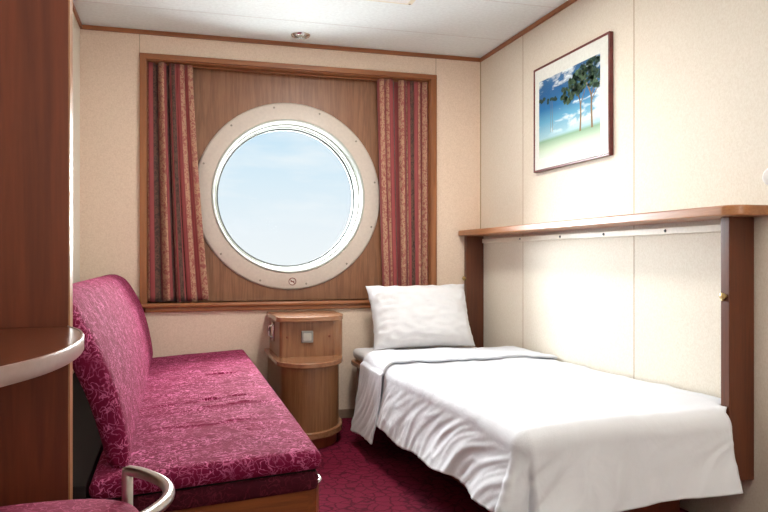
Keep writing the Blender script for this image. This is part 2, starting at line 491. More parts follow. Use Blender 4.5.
for k in range(12):
    a = 2*PI*(k+.35)/12
    bm = MB(); sx, sz = WX+.507*math.cos(a), WZ+.507*math.sin(a)
    lathe(bm, [(.0058, YFG+.001), (.0058, YFG-.0012), (.0035, YFG-.0026), (.0008, YFG-.003)], (sx, 0, sz), 'y', 14)
    obj('screw', bm, M['flange_screw'], W, wn=False)
# round do-not-open sign under the glass
bm = MB(); SX, SZ = WX+.012, WZ-.486
lathe(bm, [(.021, YFG+.001), (.021, YFG-.0008)], (SX, 0, SZ), 'y', 32, 0)
annulus(bm, [(.0175, YFG-.0004), (.0175, YFG-.0016), (.022, YFG-.0016), (.022, YFG-.0004)], (SX, 0, SZ), 'y', 32, 1)
n0 = len(bm.verts)
vs = box(bm, (-.017, -.0006, -.0024), (.017, .0006, .0024), mat=1); xf(vs, Matrix.Translation((SX, YFG-.0012, SZ)) @ Matrix.Rotation(math.radians(40), 4, 'Y'))
vs = box(bm, (-.011, -.0005, -.003), (.011, .0005, .003), mat=1); xf(vs, Matrix.Translation((SX, YFG-.001, SZ)))
sg = obj('warning_sign', bm, [M['sign_white'], M['sign_red']], W, wn=False); sg['label'] = 'small round red-brown prohibition sticker with slash'

# ---------------- curtains
def curtain(x0t, x1t, x0b, x1b, nf, label, flip, u0, seed):
    bm = MB(); uv = bm.loops.layers.uv.new('UVMap')
    NU, NV = nf*22, 40; zt, zb = RZ1-.008, RZ0+.006
    rnd = random.Random(seed); ph = [rnd.uniform(-.5, .5) for _ in range(8)]
    G = []; fs = lambda s: s + .035*math.sin(2*PI*s*1.4+ph[3]*6) - .035*math.sin(ph[3]*6)*(1-s) - .035*math.sin(2*PI*1.4+ph[3]*6)*s
    US = [1.18*nf*(fs(i/NU) + .03*math.sin(i/NU*9+ph[4]*6)) for i in range(NU+1)]
    for j in range(NV+1):
        v = j/NV; z = zt + (zb-zt)*v; row = []
        e = v**1.3
        xa, xb = x0t+(x0b-x0t)*e, x1t+(x1b-x1t)*e
        for i in range(NU+1):
            s = i/NU
            s_ = s + .035*math.sin(2*PI*s*1.4+ph[3]*6) - .035*math.sin(ph[3]*6)*(1-s) - .035*math.sin(2*PI*1.4+ph[3]*6)*s
            th = 2*PI*nf*s_
            amp = .026*(.8+.3*math.sin(s*7+ph[0]*6))*(1 - .12*v)
            y = YB + .045 + amp*math.sin(th + .5*math.sin(s*5+ph[1]*5) + .25*math.sin(v*3+s*9))
            x = xa + (xb-xa)*s + .014*math.sin(th*1.0+PI/2+ph[2])*(.6+.4*math.sin(s*11)) - .014*math.sin(PI/2+ph[2])*(1-s) - .0*s
            x = max(RX0+.008, min(RX1-.008, x))
            row.append(bm.verts.new((x, y, z + .004*math.sin(th*.7)*(1 if j == NV else 0))))
        G.append(row)
    for j in range(NV):
        for i in range(NU):
            f = bm.faces.new((G[j][i], G[j][i+1], G[j+1][i+1], G[j+1][i]))
            for lp, (a, b) in zip(f.loops, ((i, j), (i+1, j), (i+1, j+1), (i, j+1))):
                lp[uv].uv = (u0 + US[a], 1.28*b/NV)
    bmesh.ops.recalc_face_normals(bm, faces=bm.faces[:])
    o = obj('curtain', bm, M['curtain'], wn=False, angle=180)
    md = o.modifiers.new('thickness', 'SOLIDIFY'); md.thickness = .0016
    return tag(o, label, 'curtain', 'striped porthole curtains')
curtain(-.139, .088, -.139, .175, 5, 'gathered rose striped curtain at the left of the porthole', False, .56, 3)
curtain(1.145, 1.440, 1.182, 1.440, 6, 'gathered rose striped curtain at the right of the porthole, above the pillow', True, .42, 11)
bm = MB(); tube(bm, [(RX0+.008, YB+.05, RZ1-.011), (RX1-.008, YB+.05, RZ1-.011)], .005, 10)
box(bm, (RX0+.006, YB+.044, RZ1-.015), (RX0+.014, YB+.056, RZ1-.007)); box(bm, (RX1-.014, YB+.044, RZ1-.015), (RX1-.006, YB+.056, RZ1-.007))
tag(obj('curtain_rail', bm, M['wood_trim'], wn=False), 'thin curtain rail under the head of the window recess', 'curtain rail')

# ---------------- sofa along the left wall
S = thing('sofa', 'deep pink patterned velvet sofa bench with wooden base', 'sofa', (-.07, 2.87, 0))
def tilt(w):
    w.z += (w.x-.335)*.06
    return w
CREASES = ((.19, 3.12, .05), (.215, 2.60, .032), (.222, 2.47, .03), (.175, 2.217, .036), (.12, 2.56, .028))
def crown(w):
    if w.z > .375:
        a = (w.x+.21)/.572; b = (w.y-1.79)/2.14
        e = max(0, min(1, 4*a*(1-a)))**.5 * max(0, min(1, 4*b*(1-b)))**.35
        k = (w.z-.365)/.05
        w.z += .012*e*k
        f = noise.noise(Vector((w.x*5, w.y*16, 2)))*.003 + noise.noise(Vector((w.x*2.2, w.y*5, 7)))*.004
        f += .007*(1-abs(noise.noise(Vector((w.x*1.6, w.y*9, 4)))))**8
        w.z += f*e*k
        for tx, ty, sx in CREASES:
            dy = w.y - ty - .06*(w.x-tx)
            w.z -= .011*k*math.exp(-(dy/.006)**2 - ((w.x-tx)/sx)**2) - .004*k*math.exp(-((dy-.018)/.014)**2 - ((w.x-tx)/sx)**2)
    return tilt(w)
bm = MB(); soft_box(bm, (-.195, 1.80, .368), (.362, 3.965, .416), .022, 60, crown, sorted(set(round(c[1]+d*.004, 4) for c in CREASES for d in range(-6, 9))))
obj('seat_cushion', bm, M['sofa_seat'], S, wn=False, angle=180)
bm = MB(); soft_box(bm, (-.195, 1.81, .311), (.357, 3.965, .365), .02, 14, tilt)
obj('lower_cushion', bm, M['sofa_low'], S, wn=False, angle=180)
bm = MB(); vs = box(bm, (-.185, 1.825, .357), (.348, 3.95, .376))
for v in bm.verts: tilt(v.co)
obj('cushion_gap_shade', bm, M['black'], S, wn=False)  # black slab drawn in as the shade between the two cushions
bm = MB()
pts = [(-.20, 1.822), (.325, 1.822), (.35, 1.832), (.363, 1.86), (.363, 3.96), (-.20, 3.96)]
prism(bm, pts, .03, .327, 'z', .004)
for v in bm.verts:
    if v.co.z > .2: tilt(v.co)
obj('base', bm, M['wood_base'], S)
bm = MB(); box(bm, (-.20, 1.86, 0), (.30, 3.95, .032)); obj('plinth', bm, M['black'], S)
bm = MB()
pp = smooth_path([(.31, 1.82, .324), (.345, 1.825, .328), (.365, 1.855, .330), (.365, 1.89, .330), (.365, 1.91, .330)], 6)
tube(bm, pp, .0045, 10)
cb = obj('corner_trim', bm, M['chrome'], S, wn=False); cb['label'] = 'bright metal corner edge of the base'
bm = MB(); box(bm, (-.455, 1.815, 0), (-.201, 3.96, .375), .004)  # near-black box added in place of the deep shade behind the backrest
bx_ = obj('back_shade_box', bm, M['back_shade_box'], S); bx_['label'] = 'added dark box standing in for the shade behind the backrest'
bm = MB()
BY0, BY1, BZ0, BZ1 = 1.872, 3.955, .384, .828
def lean(w):
    # local: x = thickness, y = length, z = height; round the outline corners in the y-z plane
    r = .10
    cy = min(max(w.y, BY0+r), BY1-r); cz = min(w.z, BZ1-r)
    if w.z > BZ1-r and (w.y < BY0+r or w.y > BY1-r):
        dy, dz = w.y-cy, w.z-cz
        m = max(abs(dy), abs(dz)); L = math.hypot(dy, dz)
        if L > 1e-6: w.y, w.z = cy+dy/L*m, cz+dz/L*m
    q = max(0, min(1, (w.z-.40)/.42))
    front = -.108 - .03*q - .115*q**2.3
    thick = .055 + .045*q**.8
    w.x = front - thick*(1 - w.x/.08) + .003*noise.noise(Vector((w.y*5, w.z*7, 3)))
    return w
soft_box(bm, (0, BY0, BZ0), (.08, BY1, BZ1), .034, 32, lean)
obj('backrest', bm, M['sofa'], S, wn=False, angle=180)

# ---------------- dark wood partition at left, desk, chair
PT = thing('wooden_partition', 'tall dark mahogany cabinet side panel at the left edge', 'cabinet', (-.34, 1.62, 0))
bm = MB(); box(bm, (XL+.002, 1.60, .001), (-.211, 1.64, H-.032), .001); obj('side_panel', bm, M['wood_dark'], PT)
bm = MB(); box(bm, (-.211, 1.599, .001), (-.2075, 1.641, H-.032), .001); e = obj('edge_strip', bm, M['edge_light'], PT); e['label'] = 'paler edge strip'
D = thing('desk', 'small wall desk with curved front and pale edge band', 'desk', (-.33, 1.2, 0))
curve = smooth_path([(-.2115, 1.597, 0), (-.178, 1.50, 0), (-.1585, 1.37, 0), (-.1595, 1.23, 0), (-.179, 1.113, 0), (-.216, 1.015, 0), (-.285, .87, 0), (-.38, .74, 0), (XL+.0005, .68, 0)], 8)
DP = [(XL+.0005, 1.5995)] + [(p.x, p.y) for p in curve]
bm = MB(); prism(bm, DP, .748, .77, 'z', .002, 2)
obj('desktop', bm, M['wood_desk'], D)
bm = MB()
rows = []
cs = [Vector((p.x, p.y, 0)) for p in curve]
for i, p in enumerate(cs):
    d = (cs[min(i+1, len(cs)-1)] - cs[max(i-1, 0)]).normalized(); nrm = Vector((-d.y, d.x, 0))
    if nrm.x < 0: nrm = -nrm
    rows.append([bm.verts.new(p + nrm*o + Vector((0, 0, z))) for o, z in ((0, .7455), (.002, .745), (.0035, .7475), (.0035, .7685), (.002, .771), (-.001, .7712), (-.001, .7455))])
for A, B in zip(rows, rows[1:]):
    for k in range(7): bm.faces.new((A[k], B[k], B[(k+1) % 7], A[(k+1) % 7]))
bm.faces.new(rows[0]); bm.faces.new(rows[-1]); bmesh.ops.recalc_face_normals(bm, faces=bm.faces[:])
e = obj('edge_band', bm, M['edge_band'], D, wn=False); e['label'] = 'pale grey-pink edge band'
bm = MB(); box(bm, (XL+.0005, .74, .69), (XL+.03, 1.595, .748), .003); obj('support_batten', bm, M['wood_dark'], D)

C = thing('chair', 'low metal chair with pink seat tucked beside the desk', 'chair', (-.235, 1.31, 0))
def seatf(w):
    a = math.hypot((w.x+.235)/.19, (w.y-1.31)/.19)
    if w.z > .41: w.z += .012*max(0, 1-a*a)
    # round plan
    return w
bm = MB()
def sq(k, n, r, e=2.8):
    a = 2*PI*k/n; c, s = math.cos(a), math.sin(a)
    q = (abs(c)**e + abs(s)**e)**(-1/e)
    return r*q*c, r*q*s
prof = [(.0, .40), (.9, .40), (.97, .406), (1, .420), (.985, .436), (.94, .448), (.8, .456), (.5, .461), (.2, .463)]
rings = []
for f_, z in prof[1:]:
    rings.append([bm.verts.new((-.235+sq(k, 56, .188*f_)[0], 1.31+sq(k, 56, .188*f_)[1], z)) for k in range(56)])
for A, B in zip(rings, rings[1:]):
    for k in range(56): bm.faces.new((A[k], A[(k+1) % 56], B[(k+1) % 56], B[k]))
bm.faces.new(rings[0][::-1]); bm.faces.new(rings[-1])
obj('seat', bm, M['chair_fab'], C, wn=False, angle=60)
bm = MB()
path = [Vector((-.088, 1.468, .38)), Vector((-.088, 1.468, .494))] + smooth_path([(-.088, 1.468, .5), (-.058, 1.44, .5), (-.022, 1.375, .5), (-.010, 1.31, .5), (-.022, 1.245, .5), (-.058, 1.18, .5), (-.088, 1.152, .5)], 7) + [Vector((-.088, 1.152, .494)), Vector((-.088, 1.152, .38))]
tube(bm, path, .0105, 14)
obj('back_loop', bm, M['steel'], C, wn=False, angle=60)
bm = MB(); box(bm, (-.39, 1.155, .370), (-.08, 1.475, .401), .004); obj('seat_frame', bm, M['black'], C)
for sx in (-1, 1):
    for sy in (-1, 1):
        bm = MB(); tube(bm, [(-.235+sx*.14, 1.31+sy*.14, .375), (-.235+sx*.165, 1.31+sy*.165, .0)], .011, 12)
        obj('leg', bm, M['steel'], C, wn=False)

# ---------------- night stand
N = thing('nightstand', 'curved two-tier wooden nightstand between sofa and bed', 'nightstand', (.65, 3.7, 0))
def plan(pts, inset=0):
    P = smooth_path([(x, y, 0) for x, y in pts], 8)
    out = []
    for i, p in enumerate(P):
        d = (P[min(i+1, len(P)-1)] - P[max(i-1, 0)]).normalized(); nrm = Vector((-d.y, d.x, 0))
        out.append((p.x + nrm.x*inset, p.y + nrm.y*inset))
    return [(pts[0][0]+inset, 3.975)] + out + [(out[-1][0], 3.975)]
top_curve = [(.484, 3.62), (.487, 3.580), (.508, 3.553), (.58, 3.540), (.68, 3.540), (.765, 3.560), (.825, 3.61), (.852, 3.70)]
low_curve = [(.470, 3.50), (.474, 3.44), (.500, 3.385), (.565, 3.335), (.645, 3.332), (.73, 3.385), (.795, 3.48), (.825, 3.60)]
bm = MB(); prism(bm, plan(top_curve), .592, .616, 'z', .003, 3); obj('top', bm, M['wood_stand_x'], N)
bm = MB(); prism(bm, [(.500, 3.975), (.500, 3.595), (.506, 3.583), (.518, 3.576), (.775, 3.576), (.778, 3.582), (.800, 3.582), (.815, 3.590), (.826, 3.604), (.830, 3.625), (.830, 3.975)], .414, .592, 'z'); ub = obj('upper_cabinet', bm, M['wood_stand'], N)
bm = MB(); prism(bm, plan(low_curve), .390, .414, 'z', .004, 3); obj('ledge', bm, M['wood_stand_x'], N)
bm = MB(); prism(bm, plan(low_curve, .02), .085, .390, 'z'); obj('lower_cabinet', bm, M['wood_stand'], N)
bm = MB(); prism(bm, plan(low_curve, .002), .055, .085, 'z', .004, 3); obj('base_rim', bm, M['wood_stand_x'], N)
bm = MB(); prism(bm, plan(low_curve, .03), .0, .055, 'z'); obj('plinth', bm, M['wood_dark'], N)
# drawer front with square catch
SWX, SWY, SWZ = .638, 3.5755, .514
bm = MB()
box(bm, (SWX-.030, SWY-.010, SWZ-.030), (SWX+.030, SWY+.004, SWZ+.030), .004, 3)
sw = obj('switch_plate', bm, plain('switch_plate_metal', (150, 148, 144), .35, .7), N); sw['label'] = 'square silver switch plate'
bm = MB(); box(bm, (SWX-.02, SWY-.013, SWZ-.018), (SWX+.02, SWY-.009, SWZ+.018), .003, 2); obj('rocker', bm, plain('switch_rocker', (184, 182, 174), .35), sw)
for dx, yy in ((-.10, 3.577), (.115, 3.577)):
    bm = MB(); lathe(bm, [(.006, 0), (.006, -.002), (.002, -.004)], (SWX+dx, yy, SWZ), 'y', 16); obj('screw_cap', bm, M['wood_dark'], N, wn=False)
bm = MB(); prism(bm, [(3.76, .475), (3.80, .475), (3.81, .49), (3.81, .56), (3.80, .575), (3.76, .575), (3.75, .56), (3.75, .49)], .488, .501, 'x', .003)
tube(bm, smooth_path([(.489, 3.765, .56), (.474, 3.77, .55), (.470, 3.775, .53), (.474, 3.77, .505), (.489, 3.765, .495)], 5), .0045, 8)
bo = obj('bottle_opener', bm, M['chrome'], N); bo['label'] = 'small chrome bottle opener on the side'
# seat the opener against the side (side face of the cabinet lies at x=.492)

# ---------------- bed
B = thing('bed_frame', 'wooden bed platform with rounded rail fixed along the right wall', 'bed', (1.35, 2.9, 0))
bm = MB()
pl = [(1.655, 1.93), (1.655, 3.935), (1.0, 3.935)] + [(1.0+.06*math.cos(math.radians(a)), 3.875+.06*math.sin(math.radians(a))) for a in (105, 120, 135, 150, 165, 180)] + [(.94, 1.97), (.985, 1.93)]
prism(bm, pl, .318, .342, 'z', .005, 3); obj('platform', bm, M['wood_trim_y'], B)
bm = MB(); box(bm, (1.10, 2.05, .0), (1.64, 3.885, .318), .004); obj('base', bm, M['wood_dark'], B)
bm = MB(); box(bm, (.985, 3.89, .0), (1.645, 3.935, .318), .004); obj('head_panel', bm, M['wood_dark'], B)
bm = MB(); soft_box(bm, (.955, 1.93, .3425), (1.652, 3.925, .408), .028, 20)
tag(obj('mattress', bm, M['mattress'], wn=False, angle=180), 'white covered mattress on the wooden bed platform', 'mattress')

def ridge(p): return (1-abs(noise.noise(p)))**5
def spread_mesh(yh, yf, ztop, hem, side_out, xl=.946, xw=1.758, R=.055, nl=150, nf=80, nin=46, foot=True, lift=0.0, wr=1.0):
    bm = MB()
    xi, yi = xl+R*.55, yf+R*.55
    cols = []
    for i in range(nl+1): cols.append(('L', i/nl))
    if foot:
        for k in range(1, 14): cols.append(('C', k/14))
        for i in range(nf+1): cols.append(('F', i/nf))
    def top_z(x, y):
        z = ztop - .012*max(0, min(1, (y-1.9)/1.3)) + .006*noise.noise(Vector((x*3, y*2.3, 4)))*wr
        ed_ = max(0, min(1, (y-2.0)/.35))
        z += ed_*.014*ridge(Vector((x*5.5+y*1.6, y*3.2-x*1.2, 1.7)))*wr*.7
        z += (.3+.7*ed_)*.009*ridge(Vector((x*9-y*3, y*7+x*3, 8.2)))*wr*.5
        z -= .012*max(0, (x-1.66)/.1)*max(0, min(1, (y-2.0)/.8))              # dips toward the wall
        if foot: z -= .02*max(0, 1-(math.hypot(x-xi, y-yi))/.35)**2
        return z
    Wd = xw-xi
    G = []
    path_s = 0
    for ci, (kind, f) in enumerate(cols):
        col = []
        if kind == 'L':
            n = Vector((-1, 0, 0)); s = f*(yh-yi)
        elif kind == 'C':
            a = f*PI/2; n = Vector((-math.cos(a), -math.sin(a), 0)); s = (yh-yi) + f*.22
        else:
            n = Vector((0, -1, 0)); s = (yh-yi)+.22 + f*(xw-xi)
        for j in range(nin):
            u = 1 - j/nin
            d = Wd*u*(.999)
            if foot:
                if kind == 'L': p = Vector((xi+d, yh+(yi+d-yh)*f, 0))
                elif kind == 'C': p = Vector((xi+d, yi+d, 0))
                else: p = Vector((xi+d+(xw-xi-d)*f, yi+d, 0))
            else:
                p = Vector((xi+d, yh+(yf-yh)*f, 0))
            p.z = top_z(p.x, p.y); col.append(p)
        if foot:
            P = Vector((xi, yh+(yi-yh)*f, 0)) if kind == 'L' else Vector((xi, yi, 0)) if kind == 'C' else Vector((xi+(xw-xi)*f, yi, 0))
        else:
            P = Vector((xi, yh+(yf-yh)*f, 0))
        zt = top_z(P.x, P.y)
        for j in range(8):
            a = PI/2*j/8
            q = P + n*(R*math.sin(a)); q.z = zt - R*(1-math.cos(a)); col.append(q)
        hz, out = hem(kind, f, s), side_out(kind, f)
        z0 = zt-R
        nk = 34
        for j in range(nk+1):
            v = j/nk
            z = z0 + (hz-z0)*v
            if kind == 'L': crn = max(0, 1-(1-f)*(yh-yi)/.4)
            elif kind == 'C': crn = 1
            else: crn = max(0, 1-f*(xw-xi)/.22)
            rip = 0
            # hanging folds, drifting sideways as they fall
            ss = s + .10*v
            rip += .008*math.sin(ss*13 + 1.3*math.sin(ss*4.1))*v
            rip += .006*noise.noise(Vector((ss*9, v*1.5, 3)))*(.3+v)
            ssd = s*6 + v*1.5 + .8*noise.noise(Vector((s*1.7, v, 2)))
            rip += .008*(ridge(Vector((ssd*1.3, v*.7+s*.4, 5)))-.45)*min(1, v*3)*(.7 if kind != 'F' else .5)
            rip += .006*(ridge(Vector((ssd*2.6+3, v*1.2, 9)))-.45)*min(1, v*4)*(.7 if kind != 'F' else .5)
            rip *= (1 if kind != 'F' else .8 + .8*crn)*wr
            # pinched corner fold
            if kind == 'C': rip += v*(.05*math.sin(f*PI*2.2 - .4))
            o = R + out*v**1.4 + rip + lift
            q = P + n*o; q.z = z
            if kind == 'F': q.x += (.004*f)*v
            col.append(q)
        G.append(col)
    V = [[bm.verts.new(p) for p in c] for c in G]
    for A, Bc in zip(V, V[1:]):
        for k in range(len(A)-1):
            bm.faces.new((A[k], Bc[k], Bc[k+1], A[k+1]))
    bmesh.ops.remove_doubles(bm, verts=bm.verts[:], dist=.0006)
    for v in bm.verts:
        k = max(0, min(1, (v.co.y-1.9)/1.2)); e = max(0, min(1, (1.3-v.co.x)/.3))
        v.co.x -= .024*k*k*(3-2*k)*e
    # keep clear of the foot post: narrow toward the foot
    for v in bm.verts:
        t_ = max(0, min(1, (1.942-v.co.y)/.035)); t_ = t_*t_*(3-2*t_)
        lim = 1.668 - .032*max(0, min(1, (1.868-v.co.y)/.03))
        sc = 1 + t_*((lim-xl)/(1.758-xl)-1)
        if v.co.x > xl: v.co.x = xl + (v.co.x-xl)*sc
    bmesh.ops.recalc_face_normals(bm, faces=bm.faces[:])
    return bm
def hem_main(kind, f, s):
    if kind == 'L': return .155 + .03*f + .010*math.sin(s*6.5) + .006*math.sin(s*17)
    if kind == 'C': return .185 - .06*math.sin(PI*f)
    return .172 + .034*f + .004*math.sin(s*12)
def out_main(kind, f):
    if kind == 'L': return .034+.018*f
    if kind == 'C': return .055
    return .036-.006*f
bs = spread_mesh(3.40, 1.838, .437, hem_main, out_main)
BS = obj('bedspread', bs, M['sheet'], wn=False, angle=180)
md = BS.modifiers.new('thickness', 'SOLIDIFY'); md.thickness = .003; md.offset = 1
tag(BS, 'white cotton bed cover draped over the single bed', 'bed cover')
def hem_fold(kind, f, s): return .062 + .02*f + .004*math.sin(s*9)
bm = spread_mesh(3.425, 3.065, .447, hem_fold, lambda k, f: .045, nl=40, nin=40, foot=False, lift=.012, wr=.7)
fo = obj('turned_down_edge', bm, M['sheet'], BS, wn=False, angle=180)
fo['label'] = 'folded-back double edge near the pillow'
md = fo.modifiers.new('thickness', 'SOLIDIFY'); md.thickness = .012; md.offset = 1
mb = fo.modifiers.new('round', 'BEVEL'); mb.width = .005; mb.segments = 3; mb.limit_method = 'ANGLE'

# pillow: leaning against the back wall
bm = MB()
NP = 44
def pillow_pt(a, b, side):
    # a,b in -1..1
    w, h = .296, .187
    # pointed corners, edges slightly pulled in
    ex = 1 - .075*(1-abs(b)**2.2)*abs(a)**4
    ey = 1 - .085*(1-abs(a)**2.2)*abs(b)**4
    x, z = a*w*ex, b*h*ey
    t_ = max(0, (1-a**4))**.6 * max(0, (1-b**4))**.6
    th = .112*t_
    th += .010*t_*noise.noise(Vector((a*2.2, b*2.2, side*3+1)))
    edge = max(abs(a), abs(b))
    th += .012*(ridge(Vector((a*3.5+b*2, b*4.5-a, side*5)))-.4)*t_
    th += .042*(noise.noise(Vector((a*7, b*7, side))))*max(0, edge-.55)*min(1, t_*3)
    return x, side*th, z
fr_, bk_ = [], []
for j in range(NP+1):
    ra, rb2 = [], []
    for i in range(NP+1):
        a, b = -1+2*i/NP, -1+2*j/NP
        a = math.sin(a*PI/2)*.4+a*.6; b = math.sin(b*PI/2)*.4+b*.6
        ra.append(bm.verts.new(pillow_pt(a, b, -1))); rb2.append(bm.verts.new(pillow_pt(a, b, 1)))
    fr_.append(ra); bk_.append(rb2)
for j in range(NP):
    for i in range(NP):
        bm.faces.new((fr_[j][i], fr_[j][i+1], fr_[j+1][i+1], fr_[j+1][i])); bm.faces.new((bk_[j][i], bk_[j+1][i], bk_[j+1][i+1], bk_[j][i+1]))
bmesh.ops.remove_doubles(bm, verts=bm.verts[:], dist=.0008)
bmesh.ops.recalc_face_normals(bm, faces=bm.faces[:])
mt = Matrix.Translation((1.312, 3.78, .587)) @ Matrix.Rotation(math.radians(-.5), 4, 'Y') @ Matrix.Rotation(math.radians(-24), 4, 'X')
xf(bm.verts, mt)
# settle on the mattress
for v in bm.verts:
    if v.co.z < .4105: v.co.z = .4105 + (v.co.z-.4105)*.01
pil = tag(obj('pillow', bm, M['pillow'], wn=False, angle=180), 'plump white pillow leaning on the wall at the bed head', 'pillow')

# ---------------- shelf with posts over the bed
SH = thing('wall_shelf', 'long wooden wall shelf on two posts above the bed', 'shelf', (1.7, 2.9, .2))
XS = 1.612
sp_ = [(XR-.002, 1.775), (XR-.002, 3.982), (XS+.02, 3.982), (XS+.006, 3.976), (XS, 3.96)]
for k in range(0, 9):
    a = math.radians(180+90*k/8); sp_.append((XS+.06+.06*math.cos(a), 1.775+.06+.06*math.sin(a)))
bm = MB(); prism(bm, sp_, 1.040, 1.072, 'z', .005, 3); obj('shelf_board', bm, M['wood_shelf'], SH)
for y0, y1, z0 in ((1.862, 1.899, .205), (3.946, 3.982, .205)):
    bm = MB(); box(bm, (1.671 if y0 < 3 else 1.658, y0, z0), (XR-.002, y1, 1.040), .0025, 2); po = obj('post', bm, M['wood_post'], SH)
    bm = MB(); xx = 1.671 if y0 < 3 else 1.658; yk = y0+.014
    lathe(bm, [(.006, .0), (.006, -.006), (.0095, -.008), (.011, -.013), (.0095, -.018), (.004, -.02)], (xx, yk, .79), 'x', 18)
    tube(bm, [(xx-.004, yk, .79), (xx-.004, yk+.012, .776)], .004, 8)
    obj('latch_knob', bm, M['brass'], po, wn=False)
bm = MB(); box(bm, (XR-.02, 1.93, .998), (XR-.001, 3.93, 1.024), .003, 2); rl = obj('mounting_rail', bm, M['rail'], SH); rl['label'] = 'cream rail under the shelf'
for y in (3.44, 3.03, 2.67, 2.27):
    bm = MB(); lathe(bm, [(.0055, XR-.0195), (.0055, XR-.022), (.003, XR-.025)], (0, y, 1.011), 'x', 12)
    obj('bolt', bm, M['rubber'], rl, wn=False)

# ---------------- framed picture
Y0, Y1, Z0, Z1 = 2.628, 3.292, 1.342, 1.863
PF = thing('framed_picture', 'landscape picture of trees in thin red-brown frame on the right wall', 'picture', (XR, (Y0+Y1)/2, Z0))
bm = MB(); fw = .010; dpt = .021
for lo, hi in (((XR-dpt, Y0, Z0), (XR-.001, Y0+fw, Z1)), ((XR-dpt, Y1-fw, Z0), (XR-.001, Y1, Z1)), ((XR-dpt, Y0+fw, Z0), (XR-.001, Y1-fw, Z0+fw)), ((XR-dpt, Y0+fw, Z1-fw), (XR-.001, Y1-fw, Z1))):
    box(bm, lo, hi, .002)
obj('frame', bm, M['frame_red'], PF)
bm = MB(); box(bm, (XR-.017, Y0+fw-.002, Z0+fw-.002), (XR-.004, Y1-fw+.002, Z1-fw+.002)); obj('mat_board', bm, M['mat_board'], PF)
py0, py1, pz0, pz1 = 2.700, 3.238, 1.405, 1.790
bm = MB(); uv = bm.loops.layers.uv.new('UVMap')
xp = XR-.0175
def Q(u, v, lay=0): return (xp-.0004*lay, py1+(py0-py1)*u, pz0+(pz1-pz0)*v)
NG = 1
f = bm.faces.new([bm.verts.new(Q(*p)) for p in ((0, 0), (1, 0), (1, 1), (0, 1))])
for lp, p in zip(f.loops, ((0, 0), (1, 0), (1, 1), (0, 1))): lp[uv].uv = p
def poly(pts, lay, mat):
    f = bm.faces.new([bm.verts.new(Q(min(.998, max(.002, u)), min(.998, max(.002, v)), lay)) for u, v in pts]); f.material_index = mat
    for lp, p in zip(f.loops, pts): lp[uv].uv = p
def limb(pts, w0, w1, lay=1):
    P = [Vector((u, v, 0)) for u, v in pts]; P = smooth_path(P, 5); n = len(P)
    for i in range(n-1):
        d = (P[i+1]-P[i]).normalized(); nn = Vector((-d.y, d.x, 0))*.5
        a = w0+(w1-w0)*i/n; b = w0+(w1-w0)*(i+1)/n
        poly([(P[i]+nn*a).to_2d(), (P[i+1]+nn*b).to_2d(), (P[i+1]-nn*b).to_2d(), (P[i]-nn*a).to_2d()], lay, 1)
limb([(.705, .20), (.715, .42), (.695, .58), (.62, .72), (.56, .78)], .026, .008)
limb([(.70, .56), (.66, .66), (.52, .68)], .012, .006)
limb([(.71, .5), (.76, .62), (.80, .72)], .012, .006)
limb([(.885, .20), (.875, .42), (.87, .58), (.80, .74), (.76, .84)], .030, .009)
limb([(.87, .56), (.92, .68), (.97, .78)], .016, .007)
limb([(.872, .5), (.94, .6), (.985, .64)], .012, .006)
rnd = random.Random(5)
def blob(u, v, r, lay, mat):
    n = 9; ph = rnd.uniform(0, 6)
    poly([(u + r*(.75+.35*rnd.random())*math.cos(2*PI*k/n+ph), v + r*1.15*(.7+.35*rnd.random())*math.sin(2*PI*k/n+ph)) for k in range(n)], lay, mat)
for cu, cv, ru, rv, n in ((.53, .71, .14, .08, 40), (.66, .81, .13, .08, 40), (.80, .88, .15, .09, 40), (.93, .80, .08, .10, 24), (.80, .74, .12, .06, 20), (.52, .62, .07, .035, 10), (.9, .95, .1, .05, 14), (.68, .68, .05, .05, 8), (.95, .68, .05, .04, 8)):
    for k in range(n):
        a = rnd.uniform(0, 2*PI); q = math.sqrt(rnd.random())
        blob(cu+ru*q*math.cos(a), cv+rv*q*math.sin(a), rnd.uniform(.016, .036), 2+k % 4, 2 if rnd.random() < .6 else 3)
for cu, cv, ru in ((.06, .74, .05), (.24, .70, .08)):
    for k in range(9): blob(cu+rnd.uniform(-ru, ru), cv+rnd.uniform(-.018, .018), .022, 2+k % 3, 3)
limb([(.25, .3), (.245, .5), (.24, .69)], .006, .004); limb([(.215, .3), (.215, .5), (.22, .69)], .005, .003)
for f in bm.faces:
    f.normal_update()
    if f.normal.x > 0: f.normal_flip()
obj('print', bm, [M['print'], M['bark'], M['leaf'], M['leaf2']], PF, wn=False)
bm = MB(); box(bm, (XR-.0195, Y0+fw-.001, Z0+fw-.001), (XR-.0190, Y1-fw+.001, Z1-fw+.001)); obj('glass', bm, M['glass'], PF, wn=False)

# ---------------- small lamps
SPL = thing('ceiling_spotlight', 'small round recessed ceiling spotlight near the back wall', 'lamp', (.65, 3.84, H))
bm = MB(); annulus(bm, [(.034, H), (.034, H-.008), (.040, H-.012), (.048, H-.008), (.052, H-.0005)], (.65, 3.84, 0), 'z', 40); obj('trim_ring', bm, M['chrome'], SPL, wn=False)
bm = MB(); lathe(bm, [(.034, H-.0015), (.030, H-.006), (.015, H-.009), (.003, H-.010)], (.65, 3.84, 0), 'z', 32); obj('lens', bm, plain('spotlight_glass', (150, 148, 132), .15), SPL, wn=False)
CL = thing('ceiling_light', 'flat rectangular pale ceiling light panel at the top edge', 'lamp', (.87, 2.85, H))
bm = MB(); box(bm, (.70, 2.55, H-.03), (1.055, 3.165, H-.0005), .006, 3); obj('housing', bm, M['diffuser'], CL)
bm = MB(); box(bm, (.73, 2.58, H-.036), (1.025, 3.135, H-.028), .004, 2); obj('diffuser', bm, M['lamp_white'], CL)
